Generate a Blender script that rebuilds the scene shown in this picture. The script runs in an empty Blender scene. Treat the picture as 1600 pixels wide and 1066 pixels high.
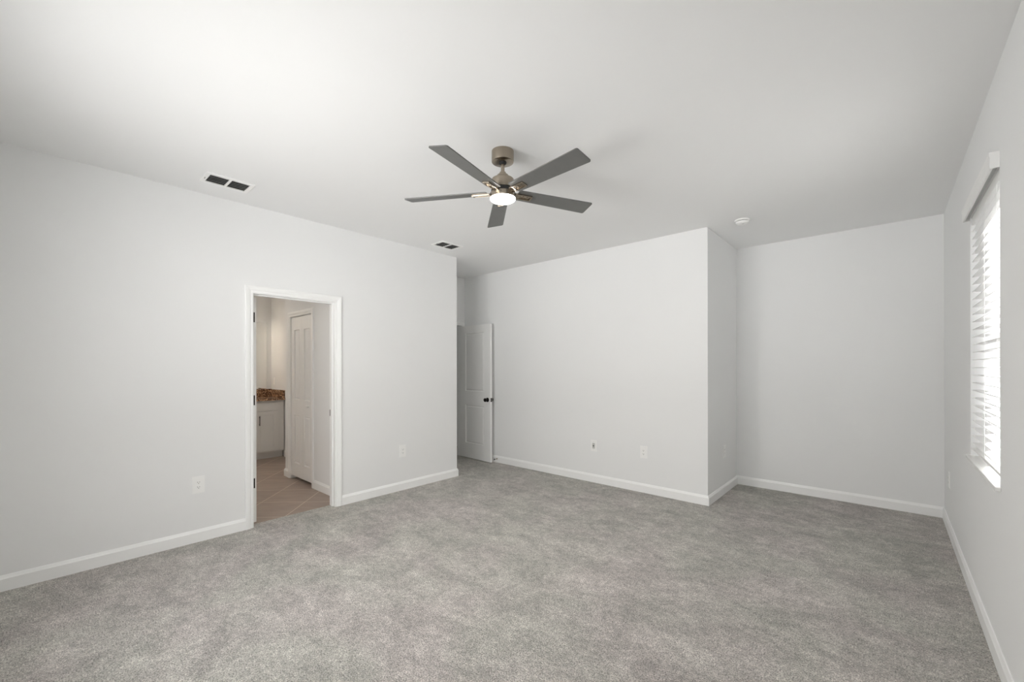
import bpy, bmesh, math, random
from mathutils import Vector, Matrix

# ------------------------------------------------------------------ camera
F_PX, YAW, ROLL, CY, HC = 657.99, math.radians(41.784), math.radians(-0.081), 574.3, 1.4116
H = 2.84
XL, XR = -4.183, 0.389            # left wall face, right wall face
Y1, YB, YA = 3.604, 4.528, 5.621  # end of left wall, back wall face, alcove back face
XC = -1.372                       # outer corner of the back wall
YR = -0.32                        # rear wall face (behind the camera)
WT = 0.115

sc = bpy.context.scene
cd = bpy.data.cameras.new('camera')
cam = bpy.data.objects.new('camera', cd)
sc.collection.objects.link(cam)
fw = Vector((-math.sin(YAW), math.cos(YAW), 0))
rt = Vector((math.cos(YAW), math.sin(YAW), 0))
up = Vector((0, 0, 1))
r2 = rt*math.cos(ROLL) + up*math.sin(ROLL)
u2 = -rt*math.sin(ROLL) + up*math.cos(ROLL)
cam.matrix_world = Matrix(((r2.x, u2.x, -fw.x, 0), (r2.y, u2.y, -fw.y, 0), (r2.z, u2.z, -fw.z, HC), (0, 0, 0, 1)))
cd.sensor_width = 36
cd.lens = F_PX*36/1600
cd.shift_y = (CY-533)/1600
cd.clip_start = 0.02
sc.camera = cam

# ------------------------------------------------------------------ view + light
sc.view_settings.view_transform = 'Standard'
sc.view_settings.look = 'None'
sc.view_settings.gamma = 1
sc.view_settings.use_curve_mapping = False
sc.view_settings.exposure = 1.62
sc.cycles.use_denoising = True
sc.cycles.max_bounces = 24
sc.cycles.diffuse_bounces = 16
sc.cycles.glossy_bounces = 6
sc.cycles.transparent_max_bounces = 16
sc.cycles.sample_clamp_indirect = 8
sc.cycles.use_adaptive_sampling = False

SKY = 3.0
w = bpy.data.worlds.new('shaped_sky'); sc.world = w
w.use_nodes = True
nt = w.node_tree; nt.nodes.clear()
wo = nt.nodes.new('ShaderNodeOutputWorld'); bg = nt.nodes.new('ShaderNodeBackground')
tc = nt.nodes.new('ShaderNodeTexCoord'); sp = nt.nodes.new('ShaderNodeSeparateXYZ')
cr = nt.nodes.new('ShaderNodeValToRGB')
mr = nt.nodes.new('ShaderNodeMapRange'); mr.inputs[1].default_value = -1; mr.inputs[2].default_value = 1
nt.links.new(tc.outputs['Generated'], sp.inputs[0]); nt.links.new(sp.outputs['Z'], mr.inputs[0])
nt.links.new(mr.outputs[0], cr.inputs[0]); nt.links.new(cr.outputs[0], bg.inputs[0]); nt.links.new(bg.outputs[0], wo.inputs[0])
e = cr.color_ramp.elements
LOW_GLOW = 2.0                                                   # glow added below the horizon to light the ceiling, relative to the sky
e[0].position = 0.0; e[0].color = (0.5, 0.5, 0.5, 1)
e[1].position = 1.0; e[1].color = (0.98, 0.99, 1.0, 1)
for p_, c_ in ((0.20, 0.9), (0.30, LOW_GLOW), (0.47, LOW_GLOW*0.9), (0.505, 1.0)):
    m_ = e.new(p_); m_.color = (c_, c_*0.993, c_*0.992, 1)
# world dimmed to either side of the rear (-y), shaping the room light
def side(pairs):
    m2 = nt.nodes.new('ShaderNodeMapRange')
    for i_, v_ in pairs: m2.inputs[i_].default_value = v_
    nt.links.new(sp.outputs['X'], m2.inputs[0]); return m2.outputs[0]
mn = nt.nodes.new('ShaderNodeMath'); mn.operation = 'MINIMUM'
nt.links.new(side(((1, 0.50), (2, 1.00), (3, SKY), (4, SKY*0.36))), mn.inputs[0])
nt.links.new(side(((1, -0.92), (2, -0.25), (3, SKY*0.12), (4, SKY))), mn.inputs[1])
nt.links.new(mn.outputs[0], bg.inputs[1])

def portal(name, loc, rot, sx, sy):
    l = bpy.data.lights.new(name, 'AREA'); l.shape = 'RECTANGLE'; l.size = sx; l.size_y = sy
    l.cycles.is_portal = True
    o = bpy.data.objects.new(name, l); sc.collection.objects.link(o)
    o.location = loc; o.rotation_euler = rot
WY0, WY1, WZ0, WZ1 = 2.985, 3.93, 0.85, 2.36          # window in the right wall
SX0, SX1, SZ0, SZ1 = -3.00, -1.12, 0.85, 2.36           # twin window in the wall behind the camera
portal('window_portal', (XR+0.23, (WY0+WY1)/2, (WZ0+WZ1)/2), (0, math.pi/2, 0), WZ1-WZ0, WY1-WY0)
portal('rear_window_portal', ((SX0+SX1)/2, YR-0.23, (SZ0+SZ1)/2), (math.pi/2, 0, 0), SX1-SX0, SZ1-SZ0)

sl = bpy.data.lights.new('sun', 'SUN'); sl.energy = 140; sl.angle = math.radians(0.6); sl.color = (1.0, 0.99, 0.97)
so = bpy.data.objects.new('sun', sl); sc.collection.objects.link(so)
so.rotation_euler = Vector((-1.0, -2.25, -0.98)).to_track_quat('-Z', 'Y').to_euler()
so.location = (3, 8, 6)

# ------------------------------------------------------------------ materials
def mat(name, col, rough=0.5, metal=0.0, spec=0.5, noise=None, bump=None, emit=None, col2=None):
    m = bpy.data.materials.new(name); m.use_nodes = True
    t = m.node_tree; b = t.nodes['Principled BSDF']
    b.inputs['Base Color'].default_value = (*col, 1)
    b.inputs['Roughness'].default_value = rough; b.inputs['Metallic'].default_value = metal
    b.inputs['Specular IOR Level'].default_value = spec
    co = t.nodes.new('ShaderNodeTexCoord')
    if noise:
        sc_, amt = noise
        n = t.nodes.new('ShaderNodeTexNoise'); n.inputs['Scale'].default_value = sc_; n.inputs['Detail'].default_value = 4
        r = t.nodes.new('ShaderNodeValToRGB')
        c2 = col2 or tuple(min(1, c*(1+amt)) for c in col); c1 = tuple(c*(1-amt) for c in col) if not col2 else col
        r.color_ramp.elements[0].position = 0.3; r.color_ramp.elements[1].position = 0.7
        r.color_ramp.elements[0].color = (*c1, 1); r.color_ramp.elements[1].color = (*c2, 1)
        t.links.new(co.outputs['Object'], n.inputs['Vector']); t.links.new(n.outputs['Fac'], r.inputs[0])
        t.links.new(r.outputs[0], b.inputs['Base Color'])
    if bump:
        bs, st, dist = bump
        n2 = t.nodes.new('ShaderNodeTexNoise'); n2.inputs['Scale'].default_value = bs; n2.inputs['Detail'].default_value = 3
        bp = t.nodes.new('ShaderNodeBump'); bp.inputs['Strength'].default_value = st; bp.inputs['Distance'].default_value = dist
        t.links.new(co.outputs['Object'], n2.inputs['Vector']); t.links.new(n2.outputs['Fac'], bp.inputs['Height'])
        t.links.new(bp.outputs[0], b.inputs['Normal'])
    if emit:
        b.inputs['Emission Color'].default_value = (*emit[0], 1); b.inputs['Emission Strength'].default_value = emit[1]
    return m

M = {}
M['wall'] = mat('wall_paint', (0.835, 0.840, 0.840), 0.75, spec=0.25, noise=(0.8, 0.006), bump=(60, 0.08, 0.002))
M['ceil'] = mat('ceiling_paint', (0.850, 0.854, 0.854), 0.85, spec=0.2, noise=(1.1, 0.006), bump=(22, 0.10, 0.004))
M['trim'] = mat('trim_enamel', (0.92, 0.925, 0.92), 0.35, noise=(3, 0.005))
M['door'] = mat('door_enamel', (0.87, 0.87, 0.86), 0.42, noise=(5, 0.006), bump=(90, 0.05, 0.001))
M['plastic'] = mat('white_plastic', (0.90, 0.90, 0.89), 0.35, noise=(30, 0.004))
M['jack'] = mat('grey_plastic_insert', (0.55, 0.55, 0.53), 0.4, noise=(40, 0.03))
M['slot'] = mat('dark_slot', (0.03, 0.03, 0.03), 0.7, noise=(50, 0.2))
M['black'] = mat('black_bronze', (0.018, 0.015, 0.013), 0.32, metal=0.7, noise=(60, 0.2))
M['rubber'] = mat('black_rubber', (0.02, 0.02, 0.02), 0.7, noise=(60, 0.2))
M['louver'] = mat('louver_enamel', (0.42, 0.42, 0.41), 0.5, noise=(20, 0.05))
M['duct_shade'] = mat('duct_shade_black', (0.022, 0.022, 0.021), 0.9, noise=(20, 0.2))
M['slat'] = mat('blind_slat_vinyl', (0.86, 0.86, 0.85), 0.4, noise=(6, 0.008))
M['vinyl'] = mat('window_vinyl', (0.82, 0.82, 0.81), 0.35, noise=(6, 0.01))
M['sill'] = mat('cultured_marble_sill', (0.84, 0.84, 0.83), 0.25, noise=(9, 0.02))
M['blade'] = mat('fan_blade_grey', (0.13, 0.13, 0.125), 0.36, noise=(14, 0.06))
M['cab'] = mat('cabinet_paint', (0.74, 0.74, 0.73), 0.4, noise=(5, 0.01))
M['glow'] = mat('lit_opal_glass', (0.9, 0.9, 0.9), 0.4, noise=(5, 0.01), emit=((1.0, 0.97, 0.93), 9.0))
M['warmglow'] = mat('lit_vanity_glass', (0.9, 0.88, 0.84), 0.4, noise=(5, 0.01), emit=((1.0, 0.87, 0.70), 1.2))
M['closet'] = mat('closet_shade_dark', (0.05, 0.045, 0.04), 0.9, noise=(5, 0.1))  # interior coloured near black to stand in for its shade

def nickel():
    m = mat('brushed_nickel', (0.37, 0.32, 0.26), 0.22, metal=1.0)
    t = m.node_tree; b = t.nodes['Principled BSDF']
    b.inputs['Anisotropic'].default_value = 0.6; b.inputs['Anisotropic Rotation'].default_value = 0.25
    tg = t.nodes.new('ShaderNodeTangent'); tg.direction_type = 'RADIAL'; tg.axis = 'Z'; t.links.new(tg.outputs[0], b.inputs['Tangent'])
    co = t.nodes.new('ShaderNodeTexCoord'); mp = t.nodes.new('ShaderNodeMapping'); mp.inputs['Scale'].default_value = (6, 6, 900)
    n = t.nodes.new('ShaderNodeTexNoise'); n.inputs['Scale'].default_value = 1.0; n.inputs['Detail'].default_value = 3
    bp = t.nodes.new('ShaderNodeBump'); bp.inputs['Strength'].default_value = 0.15; bp.inputs['Distance'].default_value = 0.001
    t.links.new(co.outputs['Object'], mp.inputs[0]); t.links.new(mp.outputs[0], n.inputs['Vector'])
    t.links.new(n.outputs['Fac'], bp.inputs['Height']); t.links.new(bp.outputs[0], b.inputs['Normal'])
    return m
M['nickel'] = nickel()

def mirror_mat():
    m = mat('mirror_silver', (0.86, 0.87, 0.86), 0.02, metal=1.0, noise=(2, 0.002)); return m
M['mirror'] = mirror_mat()

def glass_mat(name='window_glass', tint=(0.96, 0.96, 0.955, 1)):
    m = bpy.data.materials.new(name); m.use_nodes = True
    t = m.node_tree; t.nodes.clear()
    o = t.nodes.new('ShaderNodeOutputMaterial'); mx = t.nodes.new('ShaderNodeMixShader')
    tr = t.nodes.new('ShaderNodeBsdfTransparent'); tr.inputs[0].default_value = tint
    g = t.nodes.new('ShaderNodeBsdfGlossy'); g.inputs['Roughness'].default_value = 0.02
    mx.inputs[0].default_value = 0.06; t.links.new(tr.outputs[0], mx.inputs[1]); t.links.new(g.outputs[0], mx.inputs[2])
    t.links.new(mx.outputs[0], o.inputs[0]); return m
M['glass'] = glass_mat()
M['dim_glass'] = glass_mat('dimming_glass', (0.32, 0.32, 0.322, 1))  # glass darkened to hold back daylight on the blind, no tint known

def carpet_mat():
    m = bpy.data.materials.new('cut_pile_carpet'); m.use_nodes = True
    t = m.node_tree; b = t.nodes['Principled BSDF']; L = t.links.new
    b.inputs['Roughness'].default_value = 1.0; b.inputs['Specular IOR Level'].default_value = 0.05
    b.inputs['Sheen Weight'].default_value = 0.15; b.inputs['Sheen Roughness'].default_value = 0.6
    co = t.nodes.new('ShaderNodeTexCoord')
    def nz(scale, det, rough=0.55, dist=0.0, vec=None):
        n = t.nodes.new('ShaderNodeTexNoise'); n.inputs['Scale'].default_value = scale; n.inputs['Detail'].default_value = det
        n.inputs['Roughness'].default_value = rough; n.inputs['Distortion'].default_value = dist
        L(vec or co.outputs['Object'], n.inputs['Vector']); return n.outputs['Fac']
    def rng(v, a, b_, lo, hi):
        r = t.nodes.new('ShaderNodeMapRange'); r.inputs[1].default_value = a; r.inputs[2].default_value = b_
        r.inputs[3].default_value = lo; r.inputs[4].default_value = hi; L(v, r.inputs[0]); return r.outputs[0]
    def mul(a, b_, op='MULTIPLY'):
        x = t.nodes.new('ShaderNodeMath'); x.operation = op; L(a, x.inputs[0])
        if isinstance(b_, float): x.inputs[1].default_value = b_
        else: L(b_, x.inputs[1])
        return x.outputs[0]
    mp = t.nodes.new('ShaderNodeMapping'); mp.inputs['Rotation'].default_value = (0, 0, 0.9); mp.inputs['Scale'].default_value = (1.0, 1.7, 1)
    L(co.outputs['Object'], mp.inputs[0])
    patch = rng(nz(2.6, 6, 0.70, 0.5, mp.outputs[0]), 0.38, 0.64, 0.82, 1.14)    # trodden nap patches
    patch2 = rng(nz(11.0, 5, 0.7, 0.4), 0.38, 0.64, 0.85, 1.13)
    tuft = rng(nz(150.0, 2, 0.7), 0.34, 0.66, 0.42, 1.50)
    yarn = rng(nz(42.0, 4, 0.7), 0.34, 0.66, 0.76, 1.20)
    f = mul(mul(patch, patch2), mul(tuft, yarn))
    hue = rng(nz(1.3, 3, 0.5, 0.4), 0.42, 0.60, 0.0, 1.0)
    cm = t.nodes.new('ShaderNodeMix'); cm.data_type = 'RGBA'
    L(hue, cm.inputs['Factor'])
    cm.inputs['A'].default_value = (0.505, 0.490, 0.450, 1); cm.inputs['B'].default_value = (0.530, 0.492, 0.468, 1)
    sc3 = t.nodes.new('ShaderNodeVectorMath'); sc3.operation = 'SCALE'
    L(cm.outputs['Result'], sc3.inputs[0]); L(f, sc3.inputs['Scale']); L(sc3.outputs[0], b.inputs['Base Color'])
    bp = t.nodes.new('ShaderNodeBump'); bp.inputs['Strength'].default_value = 0.7; bp.inputs['Distance'].default_value = 0.006
    L(mul(tuft, yarn), bp.inputs['Height']); L(bp.outputs[0], b.inputs['Normal'])
    return m
M['carpet'] = carpet_mat()

def tile_mat():
    m = bpy.data.materials.new('diagonal_floor_tile'); m.use_nodes = True
    t = m.node_tree; b = t.nodes['Principled BSDF']; L = t.links.new
    b.inputs['Roughness'].default_value = 0.38
    co = t.nodes.new('ShaderNodeTexCoord')
    mp = t.nodes.new('ShaderNodeMapping'); mp.vector_type = 'TEXTURE'
    mp.inputs['Location'].default_value = (-4.600, 1.863, 0); mp.inputs['Rotation'].default_value = (0, 0, math.radians(45))
    L(co.outputs['Object'], mp.inputs[0])
    br = t.nodes.new('ShaderNodeTexBrick'); br.offset = 0; br.squash = 1
    br.inputs['Scale'].default_value = 1; br.inputs['Mortar Size'].default_value = 0.004; br.inputs['Mortar Smooth'].default_value = 0.1
    br.inputs['Brick Width'].default_value = 0.452; br.inputs['Row Height'].default_value = 0.452
    br.inputs['Color1'].default_value = (0.30, 0.232, 0.190, 1); br.inputs['Color2'].default_value = (0.34, 0.265, 0.218, 1)
    br.inputs['Mortar'].default_value = (0.60, 0.52, 0.43, 1)
    L(mp.outputs[0], br.inputs['Vector'])
    mp2 = t.nodes.new('ShaderNodeMapping'); mp2.inputs['Scale'].default_value = (3, 9, 1); L(mp.outputs[0], mp2.inputs[0])
    n = t.nodes.new('ShaderNodeTexNoise'); n.inputs['Scale'].default_value = 1.2; n.inputs['Detail'].default_value = 5; L(mp2.outputs[0], n.inputs['Vector'])
    r = t.nodes.new('ShaderNodeMapRange'); r.inputs[1].default_value = 0.3; r.inputs[2].default_value = 0.7; r.inputs[3].default_value = 0.88; r.inputs[4].default_value = 1.12
    L(n.outputs['Fac'], r.inputs[0])
    s = t.nodes.new('ShaderNodeVectorMath'); s.operation = 'SCALE'; L(br.outputs['Color'], s.inputs[0]); L(r.outputs[0], s.inputs['Scale'])
    L(s.outputs[0], b.inputs['Base Color'])
    bp = t.nodes.new('ShaderNodeBump'); bp.inputs['Strength'].default_value = 0.4; bp.inputs['Distance'].default_value = 0.002; bp.invert = True
    L(br.outputs['Fac'], bp.inputs['Height']); L(bp.outputs[0], b.inputs['Normal'])
    return m
M['tile'] = tile_mat()

def granite_mat():
    m = bpy.data.materials.new('brown_granite'); m.use_nodes = True
    t = m.node_tree; b = t.nodes['Principled BSDF']; L = t.links.new
    b.inputs['Roughness'].default_value = 0.15
    co = t.nodes.new('ShaderNodeTexCoord')
    v = t.nodes.new('ShaderNodeTexVoronoi'); v.inputs['Scale'].default_value = 75; L(co.outputs['Object'], v.inputs['Vector'])
    n = t.nodes.new('ShaderNodeTexNoise'); n.inputs['Scale'].default_value = 28; n.inputs['Detail'].default_value = 5; L(co.outputs['Object'], n.inputs['Vector'])
    mx = t.nodes.new('ShaderNodeMix'); mx.inputs['Factor'].default_value = 0.55
    sx = t.nodes.new('ShaderNodeSeparateColor'); L(v.outputs['Color'], sx.inputs[0])
    L(sx.outputs[0], mx.inputs['A']); L(n.outputs['Fac'], mx.inputs['B'])
    r = t.nodes.new('ShaderNodeValToRGB'); L(mx.outputs['Result'], r.inputs[0])
    el = r.color_ramp.elements
    el[0].position = 0.32; el[0].color = (0.025, 0.015, 0.010, 1); el[1].position = 0.78; el[1].color = (0.72, 0.50, 0.32, 1)
    q = el.new(0.45); q.color = (0.17, 0.090, 0.050, 1); q = el.new(0.6); q.color = (0.42, 0.24, 0.135, 1)
    L(r.outputs[0], b.inputs['Base Color']); return m
M['granite'] = granite_mat()

# ------------------------------------------------------------------ helpers
COL = sc.collection
def link_mesh(name, bm, m, parent=None, smooth=False):
    me = bpy.data.meshes.new(name); bmesh.ops.recalc_face_normals(bm, faces=bm.faces)
    if smooth:
        for e_ in bm.edges: e_.smooth = len(e_.link_faces) == 2 and e_.calc_face_angle(0) < math.radians(30)
    bm.to_mesh(me); bm.free(); me.materials.append(m)
    if smooth:
        for p in me.polygons: p.use_smooth = True
    o = bpy.data.objects.new(name, me); COL.objects.link(o)
    if parent: o.parent = parent
    return o
def BM(): return bmesh.new()
def bx(bm, x0, x1, y0, y1, z0, z1, bev=0, mtx=None):
    r = bmesh.ops.create_cube(bm, size=1)
    vs = r['verts']
    for v in vs:
        v.co = Vector((x0+(x1-x0)*(v.co.x+.5), y0+(y1-y0)*(v.co.y+.5), z0+(z1-z0)*(v.co.z+.5)))
    if bev:
        es = list({e for v in vs for e in v.link_edges})
        rr = bmesh.ops.bevel(bm, geom=es, offset=bev, segments=2, affect='EDGES', profile=0.6)
        vs = list({v for f in rr['faces'] for v in f.verts} | {v for v in vs if v.is_valid})
    if mtx is not None:
        for v in vs: v.co = mtx @ v.co
    return vs
def lathe(bm, prof, n=48, mtx=None, cap=True):
    """prof: list of (r, z) from one end to the other."""
    rings = []
    for r, z in prof:
        ring = []
        for k in range(n):
            a = 2*math.pi*k/n; p = Vector((r*math.cos(a), r*math.sin(a), z))
            ring.append(bm.verts.new(mtx @ p if mtx is not None else p))
        rings.append(ring)
    for a, b in zip(rings, rings[1:]):
        for k in range(n): bm.faces.new((a[k], a[(k+1) % n], b[(k+1) % n], b[k]))
    if cap:
        bm.faces.new(rings[0]); bm.faces.new(rings[-1])
def prism(bm, pts, z0, z1, mtx=None):
    a = [Vector((x, y, z0)) for x, y in pts]; b = [Vector((x, y, z1)) for x, y in pts]
    if mtx is not None: a = [mtx @ v for v in a]; b = [mtx @ v for v in b]
    A = [bm.verts.new(v) for v in a]; B = [bm.verts.new(v) for v in b]
    n = len(pts)
    bm.faces.new(A[::-1]); bm.faces.new(B)
    for k in range(n): bm.faces.new((A[k], A[(k+1) % n], B[(k+1) % n], B[k]))
def profile_run(bm, prof, p0, p1, nrm, k0=0.0, k1=0.0, upv=Vector((0, 0, 1))):
    """extrude a closed profile [(depth, height)] from p0 to p1; depth goes along nrm, height along upv.
    k0/k1: mitre at each end (+1 outside, -1 inside corner) in the depth direction."""
    p0 = Vector(p0); p1 = Vector(p1); nrm = Vector(nrm); d = (p1-p0).normalized()
    A = [bm.verts.new(p0 + nrm*x + upv*z - d*(k0*x)) for x, z in prof]
    B = [bm.verts.new(p1 + nrm*x + upv*z + d*(k1*x)) for x, z in prof]
    n = len(prof); bm.faces.new(A[::-1]); bm.faces.new(B)
    for k in range(n): bm.faces.new((A[k], A[(k+1) % n], B[(k+1) % n], B[k]))
def empty(name, loc, rz=0, parent=None):
    o = bpy.data.objects.new(name, None); COL.objects.link(o); o.location = loc; o.rotation_euler = (0, 0, rz)
    o.empty_display_size = 0.05
    if parent: o.parent = parent
    return o
def tag(o, label, cat, group=None):
    o['label'] = label; o['category'] = cat
    if group: o['group'] = group
    return o
def struct(o):
    o['kind'] = 'structure'; return o

# ------------------------------------------------------------------ shell
def boxes(name, L, m, kind=True, parent=None):
    bm = BM()
    for b in L: bx(bm, *b)
    o = link_mesh(name, bm, m, parent)
    return struct(o) if kind else o

DY0, DY1, DZ = 1.253, 1.985, 2.070     # bathroom doorway (inner faces of its jamb)
J = 0.018                              # jamb thickness
CT = -4.275                            # carpet / tile line in the bathroom doorway
HX = -5.06                             # end wall of the entry hall
boxes('wall_left', [(XL-WT, XL, YR-0.2, DY0-J, 0, H), (XL-WT, XL, DY1+J, Y1, 0, H), (XL-WT, XL, DY0-J, DY1+J, DZ+J, H)], M['wall'])
boxes('wall_hall_left', [(HX, XL-WT, Y1-WT, Y1, 0, H)], M['wall'])
EY0, EY1, EZ = 3.72, 4.47, 2.075       # entry doorway in the hall's end wall
boxes('wall_hall_end', [(HX-WT, HX, Y1-WT, EY0-J, 0, H), (HX-WT, HX, EY1+J, YB, 0, H), (HX-WT, HX, EY0-J, EY1+J, EZ+J, H)], M['wall'])
boxes('wall_back', [(HX-WT, XC, YB, YB+WT, 0, H)], M['wall'])
boxes('wall_alcove_left', [(XC-WT, XC, YB+WT, YA, 0, H)], M['wall'])
boxes('wall_alcove_back', [(XC-WT, XR, YA, YA+WT, 0, H)], M['wall'])
RT = 0.20
boxes('wall_right', [(XR, XR+RT, YR-0.2, WY0, 0, H), (XR, XR+RT, WY1, YA+WT, 0, H), (XR, XR+RT, WY0, WY1, 0, WZ0-0.02), (XR, XR+RT, WY0, WY1, WZ1, H)], M['wall'])
boxes('wall_rear', [(XL, SX0, YR-0.2, YR, 0, H), (SX1, XR, YR-0.2, YR, 0, H), (SX0, SX1, YR-0.2, YR, SZ1, H), (SX0, SX1, YR-0.2, YR, 0, SZ0-0.02)], M['wall'])
# hallway beyond the entry door
boxes('wall_corridor', [(-6.30, -6.20, 3.2, 5.1, 0, H), (-6.2, HX-WT, 3.2, 3.3, 0, H), (-6.2, HX-WT, 5.0, 5.1, 0, H), (HX-WT-0.02, HX-WT, YB, 5.0, 0, H), (HX-WT-0.02, HX-WT, 3.3, Y1-WT, 0, H)], M['wall'])
# bathroom
BX, BY, BS, CX = -7.78, 2.14, 2.60, -5.905   # far wall, closet wall, vanity side wall, closet corner
KX0, KX1, KZ = -5.722, -5.090, 2.062         # bifold opening
boxes('wall_bathroom_back', [(BX-0.1, BX, 0.0, 3.0, 0, H)], M['wall'])
boxes('wall_bathroom_side', [(BX, CX+0.1, BS, BS+0.1, 0, H)], M['wall'])
boxes('wall_closet', [(CX, KX0, BY, BY+0.1, 0, H), (KX1, XL-WT, BY, BY+0.1, 0, H), (KX0, KX1, BY, BY+0.1, KZ, H), (CX, CX+0.1, BY+0.1, BS, 0, H)], M['wall'])
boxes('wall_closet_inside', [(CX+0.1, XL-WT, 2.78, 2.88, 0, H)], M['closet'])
boxes('wall_bathroom_near', [(BX, XL-WT, -0.1, 0.0, 0, H)], M['wall'])
boxes('ceiling', [(BX-0.1, XR+RT, YR-0.2, YA+0.2, H, H+0.12)], M['ceil'])
boxes('floor', [(CT, XR, YR, YB, -0.1, 0), (XC, XR, YB, YA, -0.1, 0), (-6.2, CT, Y1, YB, -0.1, 0), (-6.2, HX-WT, 3.3, Y1, -0.1, 0), (-6.2, HX-WT, YB, 5.0, -0.1, 0)], M['carpet'])
boxes('floor_bathroom', [(BX, CT, 0.0, 2.78, -0.11, -0.006)], M['tile'])

# ------------------------------------------------------------------ baseboards
BH, BT = 0.100, 0.014
BP = [(0, 0), (BT, 0), (BT, BH-0.022), (BT-0.003, BH-0.016), (0.0075, BH-0.006), (0.005, BH), (0, BH)]
def baseboard(name, runs):
    bm = BM()
    for p0, p1, n, k0, k1 in runs: profile_run(bm, BP, p0, p1, n, k0, k1)
    return struct(link_mesh(name, bm, M['trim']))
CW = 0.062                                   # casing width
cy0, cy1 = DY0-0.004-CW, DY1+0.004+CW
baseboard('baseboard_left', [((XL, YR, 0), (XL, cy0, 0), (1, 0, 0), -1, 0), ((XL, cy1, 0), (XL, Y1, 0), (1, 0, 0), 0, 1),
                             ((XL, Y1, 0), (HX, Y1, 0), (0, 1, 0), 1, -1)])
baseboard('baseboard_back', [((HX, YB, 0), (XC, YB, 0), (0, -1, 0), -1, 1)])
baseboard('baseboard_alcove_left', [((XC, YB, 0), (XC, YA, 0), (1, 0, 0), 1, -1)])
baseboard('baseboard_alcove_back', [((XC, YA, 0), (XR, YA, 0), (0, -1, 0), -1, -1)])
baseboard('baseboard_right', [((XR, YR, 0), (XR, YA, 0), (-1, 0, 0), -1, -1)])
baseboard('baseboard_rear', [((XL, YR, 0), (XR, YR, 0), (0, 1, 0), -1, -1)])
zt = -0.006
kc = 0.060
baseboard('baseboard_bathroom', [((XL-WT, BY, zt), (KX1+kc, BY, zt), (0, -1, 0), 0, 0), ((KX0-kc, BY, zt), (CX, BY, zt), (0, -1, 0), 0, 1),
                                 ((CX, BY, zt), (CX, BS, zt), (-1, 0, 0), 1, -1), ((CX, BS, zt), (-7.19, BS, zt), (0, -1, 0), -1, 0)])

# ------------------------------------------------------------------ casings and jambs
# profile across the casing width: (thickness out of the wall, distance from the inner edge)
CP = [(0, 0), (0.007, 0), (0.009, 0.004), (0.009, 0.020), (0.013, 0.026), (0.015, 0.034), (0.017, 0.042), (0.018, 0.056), (0.016, CW), (0, CW)]
def casing(bm, axis, face, nrm, a0, a1, z1, z0=0.0, cw=CW, rev=0.004):
    """mitred three-sided casing around an opening a0..a1 (along axis 'x' or 'y'), head at z1, on a wall at `face`."""
    s = cw/CW
    def P(t, a, z):
        return Vector((face+nrm*t, a, z)) if axis == 'y' else Vector((a, face+nrm*t, z))
    A0, A1, Z1 = a0-rev, a1+rev, z1+rev
    def loop(pts):
        rings = [[bm.verts.new(P(t, a, z)) for (t, a, z) in ring] for ring in pts]
        for r0, r1 in zip(rings, rings[1:]):
            n = len(r0)
            for k in range(n): bm.faces.new((r0[k], r0[(k+1) % n], r1[(k+1) % n], r1[k]))
        bm.faces.new(rings[0]); bm.faces.new(rings[-1])
    q = [(t, d*s) for t, d in CP]
    loop([[(t, A0-d, z0) for t, d in q], [(t, A0-d, Z1+d) for t, d in q], [(t, A1+d, Z1+d) for t, d in q], [(t, A1+d, z0) for t, d in q]])

bm = BM()
casing(bm, 'y', XL, 1, DY0, DY1, DZ)
t1 = struct(link_mesh('trim_1', bm, M['trim']))
bm = BM()
casing(bm, 'y', XL-WT, -1, DY0, DY1, DZ, zt)
struct(link_mesh('trim_2', bm, M['trim']))
bm = BM()   # jamb with door stops
bx(bm, XL-WT, XL+0.0006, DY0-J, DY0, 0, DZ); bx(bm, XL-WT, XL+0.0006, DY1, DY1+J, 0, DZ); bx(bm, XL-WT, XL+0.0006, DY0-J, DY1+J, DZ, DZ+J)
bx(bm, XL-0.075, XL-0.040, DY1-0.011, DY1+0.001, 0, DZ-0.011); bx(bm, XL-0.075, XL-0.040, DY0-0.001, DY0+0.006, 0, DZ-0.011); bx(bm, XL-0.075, XL-0.040, DY0, DY1, DZ-0.011, DZ+0.001)
tj = struct(link_mesh('trim_3', bm, M['trim']))
bm = BM(); bx(bm, XL-WT+0.008, XL-WT+0.034, DY1-0.0022, DY1, 0.915, 0.980, 0.0008)
sp_ = link_mesh('strike_plate', bm, M['black'], tj); sp_['label'] = 'black strike plate'
bm = BM(); casing(bm, 'y', HX, 1, EY0, min(EY1, YB-0.07), EZ, 0, 0.05)
struct(link_mesh('trim_4', bm, M['trim']))
bm = BM()
bx(bm, HX-WT, HX, EY0-J, EY0, 0, EZ); bx(bm, HX-WT, HX, EY1, EY1+J, 0, EZ); bx(bm, HX-WT, HX, EY0-J, EY1+J, EZ, EZ+J)
struct(link_mesh('trim_5', bm, M['trim']))
bm = BM(); casing(bm, 'x', BY, -1, KX0, KX1, KZ, zt, 0.055, 0.0)
struct(link_mesh('trim_6', bm, M['trim']))
bm = BM()
bx(bm, KX0-0.002, KX0+0.006, BY, BY+0.1, zt, KZ); bx(bm, KX1-0.006, KX1+0.002, BY, BY+0.1, zt, KZ); bx(bm, KX0, KX1, BY, BY+0.1, KZ-0.006, KZ+0.002)
struct(link_mesh('trim_7', bm, M['trim']))

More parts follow.
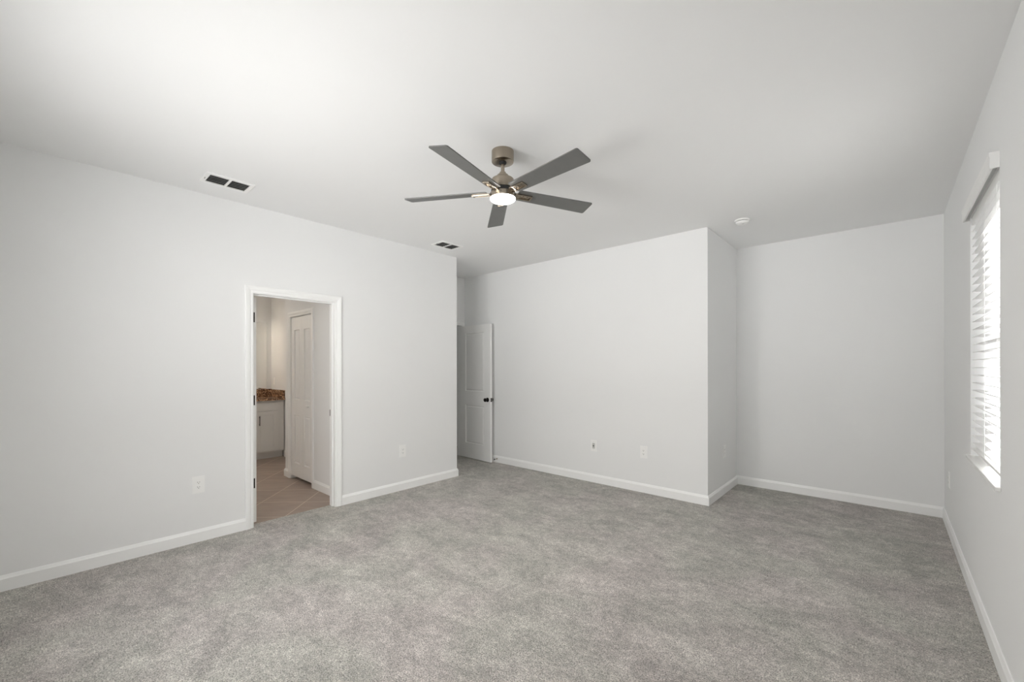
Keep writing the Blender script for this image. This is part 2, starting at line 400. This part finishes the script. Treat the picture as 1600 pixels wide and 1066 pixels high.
# ------------------------------------------------------------------ panelled doors
def panel_slab(bm, x0, w_, h, t, panels, z0=0.0, mtx=None, both=True, raised=0.006, depth=0.008, mold=0.014, field=0.022):
    """slab x0..x0+w, y 0..t (front faces -y), with moulded panels [(xa, xb, za, zb)] in slab coordinates."""
    T = (lambda v: mtx @ v) if mtx is not None else (lambda v: v)
    xs = sorted({0, w_} | {p[0] for p in panels} | {p[1] for p in panels})
    zs = sorted({0, h} | {p[2] for p in panels} | {p[3] for p in panels})
    for side in ((0, 1) if both else (0,)):
        def V(x, z, d):
            y = d if side == 0 else t-d
            return bm.verts.new(T(Vector((x0+x, y, z0+z))))
        for i in range(len(xs)-1):
            for k in range(len(zs)-1):
                a, b, c, d = xs[i], xs[i+1], zs[k], zs[k+1]
                isp = any(abs(p[0]-a) < 1e-6 and abs(p[1]-b) < 1e-6 and abs(p[2]-c) < 1e-6 and abs(p[3]-d) < 1e-6 for p in panels)
                rings = [(0, 0)]
                if isp: rings += [(0.004, -0.0015), (mold*0.55, depth*0.55), (mold, depth), (mold+field*0.35, depth), (mold+field, depth-raised), (mold+field+0.001, depth-raised)]
                prev = None
                for o, dd in rings:
                    r = [V(a+o, c+o, dd), V(b-o, c+o, dd), V(b-o, d-o, dd), V(a+o, d-o, dd)]
                    if prev:
                        for q in range(4): bm.faces.new((prev[q], prev[(q+1) % 4], r[(q+1) % 4], r[q]))
                    prev = r
                bm.faces.new(prev)
    def q4(*p): bm.faces.new([bm.verts.new(T(Vector(v))) for v in p])
    X0, X1, Z0, Z1 = x0, x0+w_, z0, z0+h
    q4((X0, 0, Z0), (X0, t, Z0), (X0, t, Z1), (X0, 0, Z1)); q4((X1, 0, Z0), (X1, t, Z0), (X1, t, Z1), (X1, 0, Z1))
    q4((X0, 0, Z0), (X1, 0, Z0), (X1, t, Z0), (X0, t, Z0)); q4((X0, 0, Z1), (X1, 0, Z1), (X1, t, Z1), (X0, t, Z1))
    if not both: q4((X0, t, Z0), (X1, t, Z0), (X1, t, Z1), (X0, t, Z1))
    bmesh.ops.remove_doubles(bm, verts=bm.verts, dist=0.00005)

def knob_bm(ydir, x, z, y):
    """round door knob with rosette, axis along y (ydir = -1 or +1)."""
    bm = BM()
    R = Matrix.Translation((x, y, z)) @ Matrix.Rotation(math.pi/2 if ydir < 0 else -math.pi/2, 4, 'X')
    lathe(bm, [(0.001, 0), (0.032, 0), (0.032, 0.004), (0.028, 0.008), (0.013, 0.010), (0.012, 0.030), (0.020, 0.036), (0.027, 0.045), (0.0275, 0.055), (0.022, 0.062), (0.010, 0.065), (0.001, 0.0655)], 32, R)
    return bm
DW = 0.712
two = [(0.135, DW-0.135, 0.225, 0.825), (0.135, DW-0.135, 1.030, 1.935)]

# entry door, opened flat against the back wall
ex0, ey0, ex1, ey1 = -5.075, 4.440, -4.366, 4.404
ang = math.atan2(ey1-ey0, ex1-ex0)
d2 = struct(empty('door_2', (ex0, ey0, 0.012), ang))
bm = BM(); panel_slab(bm, 0, DW, 2.045, 0.035, two)
link_mesh('door_panel', bm, M['door'], d2)
for sd, yy in ((-1, 0), (1, 0.035)):
    k = link_mesh('knob', knob_bm(sd, DW-0.06, 0.92, yy), M['black'], d2, True); k['label'] = 'black round knob'
bm = BM(); bx(bm, DW-0.001, DW+0.0012, 0.006, 0.029, 0.892, 0.948); bx(bm, DW, DW+0.008, 0.012, 0.023, 0.913, 0.927, 0.002)
link_mesh('latch', bm, M['black'], d2)
for z in (0.22, 1.02, 1.82):
    bm = BM(); lathe(bm, [(0.006, 0), (0.006, 0.09)], 12, Matrix.Translation((-0.007, 0.036, z))); bx(bm, -0.002, 0.0005, 0.006, 0.035, z, z+0.09)
    link_mesh('hinge', bm, M['black'], d2)

# bathroom door, swung open into the bathroom
d1 = struct(empty('door_1', (XL-WT-0.004, 1.276, zt+0.012), math.pi))
d1.location = (XL-WT-0.004, 1.311, zt+0.012)
bm = BM(); panel_slab(bm, 0, DW, 2.045, 0.035, two)
link_mesh('door_panel', bm, M['door'], d1)
for sd, yy in ((-1, 0), (1, 0.035)): link_mesh('knob', knob_bm(sd, DW-0.06, 0.92, yy), M['black'], d1, True)
for z in (0.31, 1.065, 1.82):
    bm = BM(); bx(bm, -0.0022, 0.001, 0.012, 0.034, z, z+0.09); lathe(bm, [(0.006, 0), (0.006, 0.09)], 12, Matrix.Translation((-0.006, 0.037, z)))
    h_ = link_mesh('hinge', bm, M['black'], d1); h_['label'] = 'black hinge'

# bifold closet door
d3 = struct(empty('door_3', (KX0+0.008, BY+0.006, 0.038)))
lw = (KX1-KX0-0.016-0.003)/2
for i in range(2):
    leaf = [(0.088, lw-0.048, 0.165, 0.785), (0.088, lw-0.048, 0.965, 1.855)] if i == 0 else [(0.075, lw-0.060, 0.165, 0.785), (0.075, lw-0.060, 0.965, 1.855)]
    bm = BM(); panel_slab(bm, i*(lw+0.003), lw, 2.010, 0.034, leaf, raised=0.008, depth=0.011, mold=0.013, field=0.022)
    lf = link_mesh('leaf', bm, M['door'], d3)
    if i == 1:
        bm = BM(); lathe(bm, [(0.001, 0), (0.012, 0), (0.009, 0.010), (0.012, 0.016), (0.017, 0.022), (0.016, 0.029), (0.008, 0.033), (0.001, 0.0335)], 24, Matrix.Translation((lw+0.003+0.205, 0, 0.905)) @ Matrix.Rotation(math.pi/2, 4, 'X'))
        kk = link_mesh('knob', bm, M['plastic'], lf, True); kk['label'] = 'small white round knob'

# ------------------------------------------------------------------ window in the right wall
w1 = struct(empty('window_1', (XR, (WY0+WY1)/2, WZ0)))
def par(o, p):       # keep world coordinates under a parent
    o.parent = p; o.matrix_parent_inverse = Matrix.Translation(-Vector(p.location)) if p.rotation_euler.z == 0 else p.matrix_basis.inverted(); return o
def ring_frame(bm, x0, x1, y0, y1, z0, z1, wd):
    bx(bm, x0, x1, y0, y0+wd, z0, z1); bx(bm, x0, x1, y1-wd, y1, z0, z1)
    bx(bm, x0, x1, y0+wd, y1-wd, z0, z0+wd); bx(bm, x0, x1, y0+wd, y1-wd, z1-wd, z1)
bm = BM(); ring_frame(bm, XR+0.125, XR+0.185, WY0, WY1, WZ0, WZ1, 0.035)
par(link_mesh('window_frame', bm, M['vinyl']), w1)
ZM = 1.60
bm = BM(); ring_frame(bm, XR+0.130, XR+0.150, WY0+0.035, WY1-0.035, WZ0+0.035, ZM+0.02, 0.035)
s1 = par(link_mesh('sash', bm, M['vinyl']), w1)
bm = BM(); ring_frame(bm, XR+0.155, XR+0.175, WY0+0.035, WY1-0.035, ZM-0.02, WZ1-0.035, 0.035)
s2 = par(link_mesh('sash', bm, M['vinyl']), w1)
for s_, x, z0, z1 in ((s1, XR+0.140, WZ0+0.068, ZM-0.013), (s2, XR+0.165, ZM+0.013, WZ1-0.068)):
    bm = BM(); bx(bm, x-0.002, x+0.002, WY0+0.068, WY1-0.068, z0, z1)
    par(link_mesh('pane', bm, M['dim_glass']), w1)
bm = BM(); bx(bm, XR-0.001, XR+0.130, WY0, WY1, WZ0-0.019, WZ0+0.0005)
bx(bm, XR-0.020, XR-0.0005, WY0-0.025, WY1+0.030, WZ0-0.019, WZ0+0.001, 0.003)
par(link_mesh('window_sill', bm, M['sill']), w1)

# ------------------------------------------------------------------ blind
bl = tag(empty('window_blind', (XR, (WY0+WY1)/2, WZ0)), 'white slatted horizontal blind with valance hanging in the window', 'blind')
bm = BM()
prof = [(0, 0), (0.028, 0.002), (0.031, 0.010), (0.031, 0.050), (0.034, 0.058), (0.034, 0.072), (0, 0.074)]
profile_run(bm, [(x, z) for x, z in prof[:]], (XR-0.0002, WY0-0.004, 2.346), (XR-0.0002, WY1+0.045, 2.346), (-1, 0, 0))
# hollow look from below: the valance is a board with two returns
bm.free(); bm = BM()
bprof = [(0.022, 0.0), (0.030, 0.0), (0.032, 0.008), (0.032, 0.052), (0.035, 0.060), (0.035, 0.076), (0.022, 0.076)]
profile_run(bm, bprof, (XR, WY0-0.006, 2.344), (XR, WY1+0.045, 2.344), (-1, 0, 0))
for y in (WY0-0.006, WY1+0.037): bx(bm, XR-0.0222, XR-0.0005, y, y+0.008, 2.3445, 2.4195)
vl = par(link_mesh('valance', bm, M['slat']), bl)
bm = BM(); bx(bm, XR+0.006, XR+0.058, WY0+0.006, WY1-0.006, 2.305, WZ1-0.001, 0.002)
par(link_mesh('headrail', bm, M['slat']), bl)
sx0, sx1 = XR+0.006, XR+0.056
zs_ = []
z = 0.932
while z < 2.30: zs_.append(z); z += 0.0475
slat0 = None
for z in zs_:
    if slat0 is None:
        bm = BM(); n = 6
        topv, botv = [], []
        for i in range(n+1):
            x = sx0+(sx1-sx0)*i/n; c = 0.0022*(1-((i-n/2)/(n/2))**2)
            for lst, dz in ((topv, 0.0014), (botv, -0.0014)):
                lst.append((bm.verts.new((x-XR, WY0+0.010-bl.location.y, c+dz)), bm.verts.new((x-XR, WY1-0.010-bl.location.y, c+dz))))
        for i in range(n):
            for lst in (topv, botv): bm.faces.new((lst[i][0], lst[i+1][0], lst[i+1][1], lst[i][1]))
            for e_ in (0, 1): bm.faces.new((topv[i][e_], topv[i+1][e_], botv[i+1][e_], botv[i][e_]))
        for i in (0, n): bm.faces.new((topv[i][0], topv[i][1], botv[i][1], botv[i][0]))
        slat0 = link_mesh('slat', bm, M['slat'], bl, False); o = slat0
    else:
        o = slat0.copy(); COL.objects.link(o); o.parent = bl
    o.location = (0, 0, z-WZ0)
bm = BM(); bx(bm, sx0, sx1, WY0+0.010, WY1-0.010, 0.888, 0.904, 0.003)
par(link_mesh('bottom_rail', bm, M['slat']), bl)
for y in (3.10, 3.455, 3.80):
    bm = BM()
    for x in (sx0-0.001, sx1+0.001): bx(bm, x-0.0008, x+0.0008, y-0.0012, y+0.0012, 0.90, 2.31)
    par(link_mesh('ladder_cord', bm, M['slat']), bl)

# ------------------------------------------------------------------ twin window behind the camera
w2 = struct(empty('window_2', ((SX0+SX1)/2, YR, SZ0)))
bm = BM()
fy0, fy1 = YR-0.18, YR-0.12
xm = (SX0+SX1)/2
for a, b in ((SX0, xm), (xm, SX1)):
    bx(bm, a, a+0.03, fy0, fy1, SZ0, SZ1); bx(bm, b-0.03, b, fy0, fy1, SZ0, SZ1)
    bx(bm, a+0.03, b-0.03, fy0, fy1, SZ0, SZ0+0.03); bx(bm, a+0.03, b-0.03, fy0, fy1, SZ1-0.03, SZ1)
par(link_mesh('window_frame', bm, M['vinyl']), w2)
for a, b in ((SX0, xm), (xm, SX1)):
    zm = (SZ0+SZ1)/2
    for z0, z1, y in ((SZ0+0.03, zm+0.015, YR-0.14), (zm-0.015, SZ1-0.03, YR-0.16)):
        bm = BM(); bx(bm, a+0.03, a+0.06, y-0.009, y+0.009, z0, z1); bx(bm, b-0.06, b-0.03, y-0.009, y+0.009, z0, z1)
        bx(bm, a+0.06, b-0.06, y-0.009, y+0.009, z0, z0+0.03); bx(bm, a+0.06, b-0.06, y-0.009, y+0.009, z1-0.03, z1)
        par(link_mesh('sash', bm, M['vinyl']), w2)
        bm = BM(); bx(bm, a+0.06, b-0.06, y-0.002, y+0.002, z0+0.03, z1-0.03)
        par(link_mesh('pane', bm, M['glass']), w2)
bm = BM(); bx(bm, SX0, SX1, YR-0.12, YR+0.018, SZ0-0.019, SZ0+0.001, 0.003)
par(link_mesh('window_sill', bm, M['sill']), w2)

# ------------------------------------------------------------------ ceiling fan
FX, FY, FZ = -1.901, 2.038, 2.570
fan = tag(empty('ceiling_fan', (FX, FY, H)), 'brushed nickel ceiling fan with five grey blades and a lit round light', 'ceiling fan')
def fpart(name, prof, m, parent=fan, n=64):
    bm = BM(); lathe(bm, [(r, z-H) for r, z in prof], n)
    return link_mesh(name, bm, m, parent, True)
fpart('canopy', [(0.066, H-0.0005), (0.0735, H-0.0005), (0.0735, 2.776), (0.0715, 2.769), (0.066, 2.766), (0.022, 2.766), (0.018, 2.770)], M['nickel'])
fpart('canopy_ball', [(0.004, 2.772), (0.026, 2.768), (0.024, 2.760), (0.017, 2.754), (0.013, 2.752)], M['rubber'])
fpart('downrod', [(0.0125, 2.775), (0.0125, 2.672)], M['nickel'], n=32)
fpart('yoke_cover', [(0.014, 2.704), (0.021, 2.702), (0.022, 2.686), (0.0365, 2.684), (0.038, 2.681), (0.038, 2.656)], M['nickel'])
fpart('motor_housing', [(0.030, 2.6565), (0.0715, 2.656), (0.0735, 2.653), (0.0735, 2.595), (0.072, 2.592), (0.062, 2.591)], M['nickel'])
fpart('flywheel', [(0.050, 2.591), (0.070, 2.590), (0.077, 2.586), (0.077, 2.568), (0.050, 2.5655)], M['rubber'])
fpart('light_ring', [(0.060, 2.566), (0.080, 2.565), (0.086, 2.560), (0.086, 2.531), (0.084, 2.529), (0.050, 2.529)], M['nickel'])
dif = fpart('light_diffuser', [(0.050, 2.5295), (0.0835, 2.529), (0.0825, 2.522), (0.076, 2.5165), (0.060, 2.5135), (0.030, 2.512), (0.001, 2.5118)], M['glow'])
dif['label'] = 'glowing white round glass disc'
PIT = -0.211
def blade_mesh():
    bm = BM()
    r0, r1, wr, wt, th = 0.105, 0.672, 0.104, 0.130, 0.0065
    pts = []
    def arc(cx, cy, r, a0, a1, n=6):
        return [(cx+r*math.cos(math.radians(a0+(a1-a0)*i/n)), cy+r*math.sin(math.radians(a0+(a1-a0)*i/n))) for i in range(n+1)]
    rr = 0.012
    pts += arc(r1-rr, wt/2-rr, rr, 90, 0)[::-1][::-1]
    pts = arc(r1-rr, -(wt/2-rr), rr, -90, 0) + arc(r1-rr, wt/2-rr, rr, 0, 90) + arc(r0+0.01, wr/2-0.01, 0.01, 90, 180) + arc(r0+0.01, -(wr/2-0.01), 0.01, 180, 270)
    prism(bm, pts, -th/2, th/2)
    return bm
def bracket_mesh():
    bm = BM()
    zb = -0.0033
    # arm out of the flywheel, then a shallow channel bracket screwed below the blade
    bx(bm, 0.055, 0.120, -0.016, 0.016, zb-0.010, zb-0.002, 0.002)
    bx(bm, 0.095, 0.205, -0.021, 0.021, zb-0.004, zb, 0.0012)
    for s in (-1, 1): bx(bm, 0.085, 0.205, s*0.021-0.004, s*0.021+0.004, zb-0.012, zb, 0.002)
    bx(bm, 0.197, 0.209, -0.025, 0.025, zb-0.012, zb, 0.003)
    for x in (0.125, 0.150, 0.180): lathe(bm, [(0.001, zb-0.007), (0.005, zb-0.0065), (0.006, zb-0.004)], 12, Matrix.Translation((x, 0, 0)))
    return bm
b0 = None
for k in range(5):
    a = -0.0983+k*2*math.pi/5
    R = Matrix.Rotation(a, 4, 'Z') @ Matrix.Rotation(PIT, 4, 'X')
    if b0 is None:
        b0 = link_mesh('blade', blade_mesh(), M['blade'], fan); k0 = link_mesh('blade_bracket', bracket_mesh(), M['nickel'], b0); bb = b0
        b0['label'] = 'flat dark grey blade'
    else:
        bb = b0.copy(); COL.objects.link(bb); bb.parent = fan
        kb = k0.copy(); COL.objects.link(kb); kb.parent = bb
    bb.matrix_local = Matrix.Translation((0, 0, FZ-H)) @ R

# ------------------------------------------------------------------ ceiling vents
def vent(x, y, sx, sy, label, lever=True):
    """register with its long side along y; sx, sy: size of the flange."""
    r = tag(empty('ceiling_vent', (x, y, H)), label, 'vent', 'ceiling air registers')
    ox, oy = sx/2-0.026, sy/2-0.028
    bm = BM(); t = 0.008
    bx(bm, -sx/2, sx/2, -sy/2, -oy, -t, 0, 0.002); bx(bm, -sx/2, sx/2, oy, sy/2, -t, 0, 0.002)
    bx(bm, -sx/2, -ox, -oy, oy, -t, 0, 0.002); bx(bm, ox, sx/2, -oy, oy, -t, 0, 0.002)
    bx(bm, -ox, ox, -0.008, 0.008, -t, 0)
    link_mesh('vent_frame', bm, M['plastic'], r)
    bm = BM(); bx(bm, -ox, ox, -oy, oy, -0.0015, -0.0002)
    link_mesh('duct_shade_plate', bm, M['duct_shade'], r)  # dark plate on the uncut ceiling stands in for the shade inside
    for s in (-1, 1):
        y0, y1 = (0.009, oy-0.002) if s > 0 else (-oy+0.002, -0.009)
        n = 5
        for i in range(n):
            xx = -ox+ox*2*(i+0.5)/n
            bm = BM()
            T = Matrix.Translation((xx, 0, -0.0048)) @ Matrix.Rotation(math.radians(24), 4, 'Y')
            bx(bm, -0.0115, 0.0115, y0, y1, -0.0007, 0.0007, 0, T)
            link_mesh('louver', bm, M['louver'], r)
    bm = BM(); bx(bm, -0.012, 0.012, -sy/2+0.008, -sy/2+0.012, -0.016, -t, 0.001)
    link_mesh('damper_lever', bm, M['louver'], r)
    return r
vent(-3.795, 0.963, 0.215, 0.315, 'white two-section ceiling register above the wall left of the bathroom doorway')
vent(-3.845, 3.168, 0.215, 0.315, 'white two-section ceiling register near the end of the left wall')

# ------------------------------------------------------------------ smoke detector
sd_ = tag(empty('smoke_detector', (-1.055, 4.535, H)), 'round white smoke detector on the ceiling near the alcove', 'smoke detector')
bm = BM(); lathe(bm, [(0.001, -0.0003), (0.066, -0.0003), (0.067, -0.004), (0.065, -0.012), (0.058, -0.014)], 48)
link_mesh('base', bm, M['plastic'], sd_, True)
bm = BM(); lathe(bm, [(0.050, -0.013), (0.050, -0.019)], 48); link_mesh('vent_slot', bm, M['slot'], sd_, True)
bm = BM(); lathe(bm, [(0.050, -0.018), (0.057, -0.019), (0.057, -0.026), (0.053, -0.035), (0.044, -0.041), (0.025, -0.043), (0.001, -0.0435)], 48)
link_mesh('cover', bm, M['plastic'], sd_, True)
bm = BM(); lathe(bm, [(0.001, -0.042), (0.009, -0.0425), (0.009, -0.046), (0.007, -0.0475), (0.001, -0.048)], 24, Matrix.Translation((0.012, -0.022, 0)))
link_mesh('test_button', bm, M['jack'], sd_, True)

# ------------------------------------------------------------------ outlets (local: plate in XZ, facing -Y)
def outlet(loc, rz, label, kind='outlet'):
    grp = 'white wall outlets' if kind == 'outlet' else None
    r = tag(empty('wall_outlet' if kind == 'outlet' else ('coax_plate' if kind == 'coax' else 'light_switch'), loc, rz), label,
            {'outlet': 'outlet', 'coax': 'coax plate', 'switch': 'switch'}[kind], grp)
    w_, h_ = (0.084, 0.136) if kind != 'switch' else (0.072, 0.116)
    bm = BM()
    vs = bx(bm, -w_/2, w_/2, -0.006, -0.0003, -h_/2, h_/2)
    es = [e for e in bm.edges if all(v.co.y < -0.005 for v in e.verts)]
    bmesh.ops.bevel(bm, geom=es, offset=0.003, segments=2, affect='EDGES')
    link_mesh('cover_plate', bm, M['plastic'], r)
    if kind == 'outlet':
        for s in (-1, 1):
            bm = BM()
            pts = []
            for k in range(24):
                a = 2*math.pi*k/24; pts.append((0.0172*math.cos(a), max(-0.0135, min(0.0135, 0.0172*math.sin(a)))))
            T = Matrix.Translation((0, 0, s*0.0195)) @ Matrix.Rotation(math.pi/2, 4, 'X')
            prism(bm, pts, 0.0055, 0.0078, T)
            q = link_mesh('receptacle', bm, M['plastic'], r)
            bm = BM(); zc = s*0.0195
            bx(bm, -0.0078, -0.0056, -0.0082, -0.0070, zc-0.0015, zc+0.0065); bx(bm, 0.0056, 0.0078, -0.0082, -0.0070, zc-0.0015, zc+0.0065)
            lathe(bm, [(0.0026, -0.0005), (0.0026, 0.0006)], 12, Matrix.Translation((0, -0.0076, zc-0.0075)) @ Matrix.Rotation(math.pi/2, 4, 'X'))
            link_mesh('slot', bm, M['slot'], q)
        bm = BM(); lathe(bm, [(0.0032, 0), (0.0028, 0.0012)], 12, Matrix.Translation((0, -0.006, 0)) @ Matrix.Rotation(math.pi/2, 4, 'X')); link_mesh('screw', bm, M['plastic'], r)
    elif kind == 'coax':
        bm = BM(); bx(bm, -0.017, 0.017, -0.0075, -0.0055, -0.034, 0.034, 0.0006); q = link_mesh('insert', bm, M['jack'], r); q['label'] = 'grey centre insert'
        bm = BM(); lathe(bm, [(0.0075, 0), (0.0075, 0.003), (0.0048, 0.003), (0.0048, 0.011), (0.001, 0.011)], 20, Matrix.Translation((0, -0.0073, 0)) @ Matrix.Rotation(math.pi/2, 4, 'X'))
        q = link_mesh('jack', bm, M['black'], r, True); q['label'] = 'small dark threaded jack'
        for s in (-1, 1):
            bm = BM(); lathe(bm, [(0.0032, 0), (0.0028, 0.0012)], 12, Matrix.Translation((0, -0.006, s*0.048)) @ Matrix.Rotation(math.pi/2, 4, 'X')); link_mesh('screw', bm, M['jack'], r)
    else:
        bm = BM(); bx(bm, -0.017, 0.017, -0.009, -0.0055, -0.033, 0.033, 0.001); link_mesh('rocker', bm, M['plastic'], r)
    return r
# facing +X: local -Y must map to +X -> rotate +90 deg ; facing -X: -90 deg
outlet((XL, 0.853, 0.462), math.pi/2, 'white wall outlet on the left wall, left of the bathroom doorway')
outlet((XL, 2.783, 0.448), math.pi/2, 'white wall outlet right of the bathroom doorway, on the left wall')
outlet((-2.699, YB, 0.448), 0, 'white cable plate with grey centre and dark jack on the back wall', 'coax')
outlet((-2.056, YB, 0.454), 0, 'white wall outlet on the back wall near the outer corner')
outlet((XC, 5.100, 0.468), math.pi/2, 'white wall outlet on the narrow side wall of the alcove')
outlet((XR, 5.160, 0.445), -math.pi/2, 'white wall outlet on the window wall in the alcove corner')
outlet((-7.66, BS, 1.19), 0, 'white light switch above the bathroom counter, beside the mirror', 'switch')

# ------------------------------------------------------------------ door stop behind the entry door
ds = tag(empty('door_stop', (-4.335, YB-BT, 0.055)), 'small door stop with black tip on the baseboard behind the open door', 'door stop')
R = Matrix.Rotation(math.pi/2, 4, 'X')
bm = BM(); lathe(bm, [(0.001, 0), (0.011, 0), (0.009, 0.006), (0.004, 0.007), (0.004, 0.048), (0.001, 0.048)], 16, R)
link_mesh('rod', bm, M['nickel'], ds, True)
bm = BM(); lathe(bm, [(0.001, 0.046), (0.008, 0.046), (0.009, 0.058), (0.006, 0.061), (0.001, 0.061)], 16, R)
q = link_mesh('tip', bm, M['rubber'], ds, True); q['label'] = 'black rubber tip'

# ------------------------------------------------------------------ bathroom vanity
VX, VY0, VY1 = -7.195, 1.235, 2.585
van = tag(empty('vanity_cabinet', (VX, (VY0+VY1)/2, zt)), 'pale painted vanity cabinet under a brown granite top in the bathroom', 'cabinet')
bm = BM()
bx(bm, BX+0.001, VX-0.0195, VY0+0.001, VY1-0.001, 0.10, 0.898); bx(bm, BX+0.001, VX-0.065, VY0, VY1, zt, 0.10)
par(link_mesh('body', bm, M['cab']), van)
bm = BM()   # face frame
bx(bm, VX-0.019, VX-0.001, VY0, VY1, 0.10, 0.122); bx(bm, VX-0.019, VX-0.001, VY0, VY1, 0.874, 0.898); bx(bm, VX-0.019, VX-0.001, VY0, VY1, 0.722, 0.756)
stiles = [VY1-0.098, ]
DWV = 0.300
edges = []
y = 2.487
for i in range(4): edges.append((y-DWV, y)); y -= DWV+0.012
for z0, z1 in ((0.122, 0.722), (0.756, 0.874)):
    bx(bm, VX-0.019, VX-0.001, 2.470, VY1, z0, z1)
    for a, b in edges: bx(bm, VX-0.019, VX-0.001, a-0.022, a+0.012, z0, z1)
par(link_mesh('face_frame', bm, M['cab']), van)
for i, (a, b) in enumerate(edges):
    T = Matrix.Translation((VX+0.017, a, 0.0)) @ Matrix.Rotation(math.pi/2, 4, 'Z')
    bm = BM(); panel_slab(bm, 0, b-a, 0.612, 0.018, [(0.052, b-a-0.052, 0.052, 0.56)], 0.124, T, both=False, raised=0.0, depth=0.007, mold=0.006, field=0.004)
    dd = par(link_mesh('door', bm, M['cab']), van)
    yh = a+0.040 if i % 2 == 0 else b-0.040
    bm = BM(); bx(bm, VX+0.038, VX+0.047, yh-0.005, yh+0.005, 0.522, 0.672, 0.002)
    for zz in (0.540, 0.654): bx(bm, VX+0.0165, VX+0.040, yh-0.004, yh+0.004, zz-0.004, zz+0.004)
    hh = link_mesh('handle', bm, M['black']); hh.parent = dd; hh.matrix_parent_inverse = Matrix(); hh['label'] = 'black bar handle'
    bm = BM(); panel_slab(bm, 0, b-a, 0.124, 0.018, [], 0.747, T, both=False)
    par(link_mesh('drawer', bm, M['cab']), van)

ct = tag(empty('countertop', (VX, (VY0+VY1)/2, 0.90)), 'polished brown speckled granite countertop on the bathroom vanity', 'countertop')
bm = BM(); bx(bm, BX+0.0005, VX+0.045, VY0-0.02, BS-0.0005, 0.9, 0.936, 0.003)
par(link_mesh('slab', bm, M['granite']), ct)
bm = BM(); bx(bm, BX+0.0005, BX+0.020, VY0-0.02, BS-0.0005, 0.936, 1.056, 0.002)
par(link_mesh('backsplash', bm, M['granite']), ct)
bm = BM(); bx(bm, BX+0.0205, -7.185, BS-0.020, BS-0.0005, 0.936, 1.052, 0.002)
par(link_mesh('sidesplash', bm, M['granite']), ct)

tk = tag(empty('wall_knob', (CX, 2.19, 0.985)), 'small black knob beside the granite counter, poking out past the closet corner', 'hook')  # small dark fitting, its use unknown
bm = BM(); lathe(bm, [(0.001, 0), (0.020, 0), (0.019, 0.005), (0.007, 0.008), (0.007, 0.030), (0.014, 0.036), (0.016, 0.045), (0.010, 0.053), (0.001, 0.054)], 24, Matrix.Rotation(-math.pi/2, 4, 'Y'))
link_mesh('peg', bm, M['black'], tk, True)

mi = tag(empty('wall_mirror', (BX, 1.9, 1.062)), 'large frameless mirror above the bathroom counter', 'mirror')
bm = BM(); bx(bm, BX+0.0006, BX+0.0056, 1.25, 2.525, 1.058, 2.163, 0.001)
par(link_mesh('mirror_glass', bm, M['mirror']), mi)

vl_ = tag(empty('vanity_light', (BX, 1.75, 2.32)), 'vanity light bar with lit glass shades over the bathroom mirror', 'wall lamp')
bm = BM(); bx(bm, BX+0.0005, BX+0.025, 1.40, 2.10, 2.30, 2.36, 0.004)
par(link_mesh('backplate', bm, M['nickel']), vl_)
for y in (1.50, 1.75, 2.00):
    bm = BM(); lathe(bm, [(0.030, 0.055), (0.048, -0.05), (0.055, -0.09)], 24, Matrix.Translation((BX+0.11, y, 2.30)), cap=False)
    sh = par(link_mesh('lamp_shade', bm, M['warmglow'], None, True), vl_)
    bm = BM(); bx(bm, BX+0.02, BX+0.11, y-0.008, y+0.008, 2.335, 2.35); lathe(bm, [(0.014, 0.03), (0.014, 0.060)], 16, Matrix.Translation((BX+0.11, y, 2.30)))
    par(link_mesh('lamp_arm', bm, M['nickel']), vl_)
    l = bpy.data.lights.new('vanity_bulb', 'POINT'); l.energy = 1.0; l.color = (1.0, 0.87, 0.72); l.shadow_soft_size = 0.03
    lo = bpy.data.objects.new('vanity_bulb', l); COL.objects.link(lo); lo.location = (BX+0.13, y, 2.22)
    lo.parent = vl_; lo.matrix_parent_inverse = Matrix.Translation(-Vector(vl_.location))

cl_ = tag(empty('added_ceiling_light', (-6.2, 0.95, H)), 'round flush light added out of view to brighten the bathroom', 'ceiling light')
bm = BM(); lathe(bm, [(0.05, -0.0005), (0.150, -0.0005), (0.150, -0.025), (0.140, -0.028)], 40); link_mesh('rim', bm, M['nickel'], cl_, True)
bm = BM(); lathe(bm, [(0.139, -0.026), (0.130, -0.050), (0.09, -0.066), (0.001, -0.072)], 40); link_mesh('diffuser', bm, M['warmglow'], cl_, True)
l = bpy.data.lights.new('bath_fill_lamp', 'AREA'); l.shape = 'DISK'; l.size = 0.24; l.energy = 3.4; l.color = (1.0, 0.93, 0.84)  # fill lamp added to lift the dim bathroom, no such fitting known
lo = bpy.data.objects.new('bath_fill_lamp', l); COL.objects.link(lo); lo.location = (0, 0, -0.08); lo.parent = cl_

# the fan's own light
l = bpy.data.lights.new('fan_bulb', 'AREA'); l.shape = 'DISK'; l.size = 0.15; l.energy = 5; l.color = (1.0, 0.95, 0.88)
lo = bpy.data.objects.new('fan_bulb', l); COL.objects.link(lo); lo.location = (0, 0, 2.508-H); lo.parent = fan
